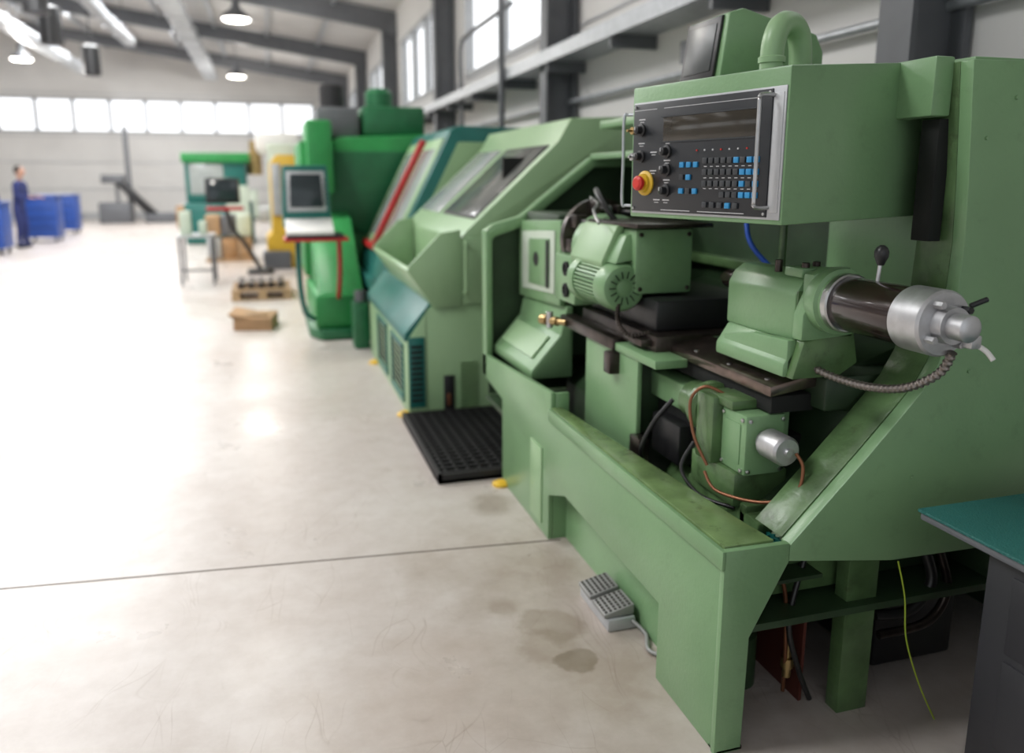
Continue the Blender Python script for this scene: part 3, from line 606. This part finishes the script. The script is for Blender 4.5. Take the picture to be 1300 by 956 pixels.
hexa('monitor_case',[(.10,7.25,1.08),(.52,7.25,1.08),(.52,7.6,1.08),(.10,7.6,1.08),(.12,7.33,1.62),(.50,7.33,1.62),(.50,7.6,1.58),(.12,7.6,1.58)],TEAL,CS,.02)
hexa('screen_bezel',[(.14,7.262,1.22),(.48,7.262,1.22),(.48,7.28,1.22),(.14,7.28,1.22),(.15,7.315,1.57),(.47,7.315,1.57),(.47,7.335,1.57),(.15,7.335,1.57)],GREYL,CS,.005)
hexa('screen',[(.17,7.255,1.26),(.45,7.255,1.26),(.45,7.27,1.26),(.17,7.27,1.26),(.18,7.306,1.54),(.44,7.306,1.54),(.44,7.32,1.54),(.18,7.32,1.54)],SCREEN,CS,.005)
hexa('keyboard_deck',[(.12,7.05,1.03),(.52,7.05,1.03),(.52,7.3,1.08),(.12,7.3,1.08),(.12,7.05,1.06),(.52,7.05,1.06),(.52,7.3,1.18),(.12,7.3,1.18)],WHITE,CS,.006)
box('red_shelf',.10,.64,7.03,7.45,.975,1.0,RED,CS,.004)
box('shelf_pad',.12,.60,7.06,7.42,1.0,1.03,DGREY,CS,.004)
tube('post_a',[(.22,7.35,.98),(.22,7.35,.6),(.26,7.5,.3),(.34,7.68,.2)],.025,TEAL,CS)
tube('post_b',[(.58,7.35,.98),(.58,7.38,.7),(.58,7.66,.4)],.022,RED,CS)
multibox('screen_buttons',[(.455,.475,7.268+.0,7.275,1.28+.04*i,1.30+.04*i) for i in range(6)],GREYK,CS)

# ============================================================ FAR OBJECTS
YM=empty('yellow_press',(.4,14.8,0))
prism('frame',[(-.08,0),(-.08,.5),(.02,.6),(.02,1.75),(.14,1.9),(.8,1.9),(.8,0)],'Y',14.2,15.6,YEL,YM,.03)
box('front_plate',.05,.2,14.1,14.2,.9,1.75,GREYL,YM,.01)
box('bed',-.15,.3,14.05,14.4,0,.3,GREYST,YM,.02)
PM=empty('surface_grinder',(.8,17,0))
box('body',.0,1.6,15.8,18,0,2.15,PALE,PM,.05)
box('hood',-.2,.6,16,18,2.0,2.35,WHITE,PM,.08)
box('table',-.2,0,16,17.6,.7,.95,GREYL,PM,.02)
FM=empty('enclosed_mill',(-1.4,20.5,0))
box('lower',-1.9,-.4,20.0,21.8,0,.95,TEAL,FM,.04)
box('upper',-1.85,-.5,20.2,21.8,.95,2.05,TEAL,FM,.05)
box('window_a',-1.75,-1.0,20.17,20.2,1.15,1.85,WHITEG,FM,.01)
box('top_beam',-1.9,-.4,20.1,20.2,1.88,2.1,BG,FM,.02)
box('side_cab',-.95,-.45,19.5,20.0,.2,1.35,PALE,FM,.03)
box('side_cab_plinth',-.93,-.47,19.52,20.0,0,.2,BLACK,FM,.0)
lathe('head',(-.3,20.8,1.6),(-.3,20.8,2.5),[(0,.18),(.5,.18),(.55,.1),(.8,.1)],BRASS,FM,20)
PC=empty('pendant_console',(-.7,13.4,0))
hexa('monitor',[(-.95,13.4,1.12),(-.45,13.5,1.12),(-.45,13.8,1.12),(-.95,13.7,1.12),(-.95,13.45,1.52),(-.45,13.55,1.52),(-.45,13.8,1.5),(-.95,13.7,1.5)],BLACK,PC,.02)
hexa('glass',[(-.91,13.385,1.17),(-.49,13.475,1.17),(-.49,13.5,1.17),(-.91,13.42,1.17),(-.91,13.43,1.48),(-.49,13.52,1.48),(-.49,13.54,1.48),(-.91,13.46,1.48)],SCREEN,PC,.01)
box('desk',-.95,-.4,13.3,13.7,1.02,1.07,RED,PC,.01)
tube('arm',[(-.66,13.6,1.02),(-.6,13.6,.75),(-.4,13.6,.45),(-.2,13.65,.06)],.035,BLACK,PC)
box('foot',-.4,.0,13.4,13.9,0,.06,BLACK,PC,.01)
TB=empty('steel_table',(-1.1,12.4,0))
box('top',-1.3,-.80,12.2,12.9,.68,.71,GREYL,TB,.004)
multibox('legs',[(x,x+.035,y,y+.035,0,.68) for x in (-1.28,-.85) for y in (12.22,12.84)]+[(-1.28,-.82,12.22,12.25,.2,.23)],GREYST,TB)
multibox('fixtures',[(-1.25,-1.1,12.3,12.5,.71,1.05),(-1.0,-.9,12.4,12.6,.71,.9)],PALE,TB,.01)
SC=empty('stacked_crates',(-.5,15.9,0))
for i in range(3):
    for j in range(2):
        box('crate_%d_%d'%(i,j),-1.15+.27*i,-.90+.27*i,15.7,16.2,.05+.42*j,.43+.42*j,[GREYL,CARD,WOOD,GREYST,PALE][(i+j*2)%5],SC,.02)
multibox('pallet',[(-1.18,-.33,15.6,16.3,0,.05)],WOOD,SC)
PL=empty('wooden_pallet',(0,10.9,0))
multibox('deck_boards',[(-.52,.20,10.45+.16*i,10.56+.16*i,.11,.135) for i in range(6)]+[(-.52,.20,10.45+.4*i,10.56+.4*i,0,.02) for i in range(3)],WOOD,PL)
multibox('blocks',[(x,x+.1,10.45,11.36,.02,.11) for x in (-.52,-.2,.10)],WOOD,PL)
multibox('castings',[(-.45+.12*i,-.36+.12*i,10.55+.18*j,10.66+.18*j,.135,.21) for i in range(5) for j in range(4)],DSTEEL,PL,.01)
CB=empty('cardboard_box',(-.3,8.6,0))
hexa('carton',[(-.42,8.35,0),(-.05,8.25,0),(.02,8.75,0),(-.36,8.85,0),(-.42,8.35,.13),(-.05,8.25,.13),(.02,8.75,.13),(-.36,8.85,.13)],CARD,CB,.006)
hexa('flap',[(-.43,8.34,.13),(-.25,8.29,.13),(-.2,8.8,.13),(-.37,8.86,.13),(-.47,8.34,.17),(-.25,8.29,.135),(-.2,8.8,.135),(-.41,8.86,.17)],CARD,CB,.001)
box('wood_scrap',-.3,-.08,8.4,8.5,.13,.155,WOOD,CB,.004)
HC=empty('chip_conveyor',(-4.6,31,0))
prism('incline',[(-5.2,1.5),(-4.9,1.5),(-3.7,.2),(-4.0,.1)],'Y',30.8,31.2,BLACK,HC,.02)
box('bin',-5.6,-4.6,30.4,31.3,0,.7,GREYST,HC,.03)
box('foot',-4.2,-3.2,30.6,31.3,0,.3,GREYST,HC,.03)
box('head_box',-5.5,-4.8,30.7,31.3,1.35,1.65,GREYST,HC,.03)
multibox('uprights',[(-4.75,-4.6,31.1,31.2,0,3.3),(-5.1,-5.0,30.9,31.0,0,1.4)],GREYST,HC)
for i,(x,y,w,h,m) in enumerate([(-2.3,31.8,1.3,.8,GREYL),(-.9,31.8,1.0,1.1,PALE),(-7.3,32,1.2,1.0,GREYL),(-2.4,26,.6,.7,CARD)]):
    S=empty('storage_cabinet',(x,y,0));box('carcass',x-w/2,x+w/2,y,y+.6,.06,h,m,S,.02);box('door',x-w/2+.04,x-.02,y-.02,y,.1,h-.05,m,S,.005);box('door_b',x+.02,x+w/2-.04,y-.02,y,.1,h-.05,m,S,.005);box('plinth',x-w/2+.05,x+w/2-.05,y+.05,y+.55,0,.06,BLACK,S,0)
def bluecab(x,y,w,h,d=.7):
    S=empty('blue_tool_cart',(x,y,0))
    box('body',x-w/2,x+w/2,y,y+d,.12,h-.04,BLUEP,S,.02)
    box('worktop',x-w/2-.03,x+w/2+.03,y-.03,y+d+.03,h-.04,h,BLUEP,S,.006)
    multibox('drawer_gaps',[(x-w/2+.04,x+w/2-.04,y-.006,y+.002,.12+(h-.2)*k/4,.135+(h-.2)*k/4) for k in range(1,4)],BLACK,S)
    for i,(a,b) in enumerate([(x-w/2+.08,y+.08),(x+w/2-.08,y+.08),(x-w/2+.08,y+d-.08),(x+w/2-.08,y+d-.08)]):
        cyl('castor_%d'%i,(a-.02,b,.06),(a+.02,b,.06),.06,BLACK,S,16)
        box('fork_%d'%i,a-.03,a+.03,b-.03,b+.03,.08,.125,GREYL,S,.002)
bluecab(-5.3,21.7,.75,1.12);bluecab(-5.55,24.8,.8,1.07);bluecab(-5.55,18.3,.8,1.05)
# ============================================================ workers
def worker(x,y,face,lean,armz):
    W=empty('worker',(x,y,0))
    R_=Matrix.Translation((x,y,0))@Matrix.Rotation(face,4,'Z')
    def skin(name,V,E,Rr,m):
        me=bpy.data.meshes.new(name);me.from_pydata([R_@Vector(v) for v in V],E,[]);me.materials.append(m)
        o=bpy.data.objects.new(name,me);C.objects.link(o);o.parent=W;o.matrix_parent_inverse=Matrix.Translation((-x,-y,0))
        sm=o.modifiers.new('skin','SKIN');sm.use_smooth_shade=True
        for i,r in enumerate(Rr):me.skin_vertices[0].data[i].radius=(r if isinstance(r,tuple) else (r,r))
        me.skin_vertices[0].data[0].use_root=True
        o.modifiers.new('sub','SUBSURF').levels=2;o.modifiers['sub'].render_levels=2
    l=lean
    V=[(0,0,.95),(0,-l*.4,1.15),(0,-l*.9,1.38),(0,-l*1.05,1.47),
       (-.10,0,.88),(-.11,-.03,.50),(-.11,.02,.10),(.10,0,.88),(.11,-.06,.50),(.12,.0,.10),
       (-.19,-l,1.40),(-.25,-l*1.1,1.12),(-.20,-l-.24,armz),(.19,-l,1.40),(.25,-l*1.1,1.12),(.20,-l-.24,armz),
       (-.11,-.12,.06),(.12,-.14,.06)]
    E=[(0,1),(1,2),(2,3),(0,4),(4,5),(5,6),(0,7),(7,8),(8,9),(2,10),(10,11),(11,12),(2,13),(13,14),(14,15),(6,16),(9,17)]
    Rr=[(.15,.11),(.14,.10),(.17,.11),(.06,.06),.095,.07,.055,.095,.07,.055,.065,.052,.04,.065,.052,.04,.045,.045]
    skin('overalls',V,E,Rr,NAVY)
    skin('neck',[(0,-l*1.05,1.46),(0,-l*1.1,1.56)],[(0,1)],[.05,.05],SKIN)
    bm=bmesh.new();bmesh.ops.create_uvsphere(bm,u_segments=24,v_segments=16,radius=1)
    for v in bm.verts:
        c=v.co;k=.84+.16*min(1,(c.z+1));v.co=Vector((c.x*.077*k,c.y*.098*(.9+.1*k)-l*1.15-.015,c.z*.12+1.655))
    h=add(bm,'head',SKIN,None);h.parent=W;h.data.transform(R_);h.matrix_parent_inverse=Matrix.Translation((-x,-y,0))
    def feat(nm,loc,sc,m):
        bm=bmesh.new();bmesh.ops.create_uvsphere(bm,u_segments=14,v_segments=10,radius=1)
        for v in bm.verts:v.co=Vector((v.co.x*sc[0]+loc[0],v.co.y*sc[1]+loc[1]-l*1.15-.015,v.co.z*sc[2]+loc[2]))
        o=add(bm,nm,m,None);o.data.transform(R_);o.parent=W;o.matrix_parent_inverse=Matrix.Translation((-x,-y,0))
    feat('hair',(0,.022,1.69),(.083,.098,.102),HAIR)
    feat('nose',(0,-.10,1.645),(.012,.018,.02),SKIN)
    for s in(-1,1):
        feat('ear_%d'%s,(s*.078,0,1.65),(.01,.02,.03),SKIN);feat('eye_%d'%s,(s*.03,-.088,1.665),(.012,.008,.007),HAIR)
    feat('mouth',(0,-.088,1.60),(.022,.008,.005),REDB)
    for s in(-1,1):
        hx=s*.20
        skin('hand_%d'%s,[(hx,-l-.24,armz),(hx,-l-.31,armz-.01)],[(0,1)],[.028,(.04,.018)],SKIN)
        for f in range(4):
            fx=hx-.03+.02*f;ln=[.06,.075,.07,.055][f]
            skin('finger_%d_%d'%(s,f),[(fx,-l-.31,armz-.01),(fx,-l-.31-ln*.6,armz-.02),(fx,-l-.31-ln,armz-.045)],[(0,1),(1,2)],[.0095,.009,.008],SKIN)
        skin('thumb_%d'%s,[(hx-s*.02,-l-.27,armz),(hx-s*.055,-l-.30,armz-.01),(hx-s*.06,-l-.335,armz-.02)],[(0,1),(1,2)],[.011,.01,.009],SKIN)
        feat('shoe_%d'%s,(s*.115,-.02+l*1.15+.015,.05),(.05,.13,.05),BLACK)
worker(-5.30,20.15,math.radians(80),.08,1.12)
worker(-5.95,20.95,math.radians(270),.08,1.0)

# ============================================================ LIGHT
w=bpy.data.worlds.new('overcast_sky');bpy.context.scene.world=w;w.use_nodes=True
bgn=w.node_tree.nodes['Background'];bgn.inputs[0].default_value=(.92,.96,1,1);bgn.inputs[1].default_value=.62
def area(name,loc,rot,sx,sy,e,col=(1,1,1)):
    l=bpy.data.lights.new(name,'AREA');l.shape='RECTANGLE';l.size=sx;l.size_y=sy;l.energy=e;l.color=col
    o=bpy.data.objects.new(name,l);o.location=loc;o.rotation_euler=rot;C.objects.link(o)
tilt=math.atan(.13)
for i,y in enumerate([1.5,7.5,13.5,19.5,25.5]):
    area('skylight_fill_%d'%i,(-4.3,y+1.4,RZ(-4.3)-.12),(0,tilt,0),4.1,1.5,[400,420,450,480,480][i],(.985,.99,1))  # area lights added below the roof strips as overhead fill
for p in [(-.44,18.3,4.6),(-.79,28.4,4.6),(-6.45,26.5,4.6),(-.4,8.5,4.6)]:
    l=bpy.data.lights.new('lamp_bulb','POINT');l.energy=130;l.shadow_soft_size=.2;l.color=(1,.96,.91)
    o=bpy.data.objects.new('lamp_bulb',l);o.location=p;C.objects.link(o)
# ============================================================ CAMERA
cam=bpy.data.cameras.new('camera');cam.sensor_width=36;cam.sensor_fit='HORIZONTAL';cam.lens=28.0
cam.shift_y=-45/1300
cam.dof.use_dof=True;cam.dof.focus_distance=2.0;cam.dof.aperture_fstop=1.5
co=bpy.data.objects.new('camera',cam);C.objects.link(co);co.location=(0,0,1.5)
co.rotation_euler=(math.radians(90-11.5),0,math.radians(-16.7))
bpy.context.scene.camera=co
vs=bpy.context.scene.view_settings
vs.view_transform='Standard';vs.look='None';vs.exposure=0.35
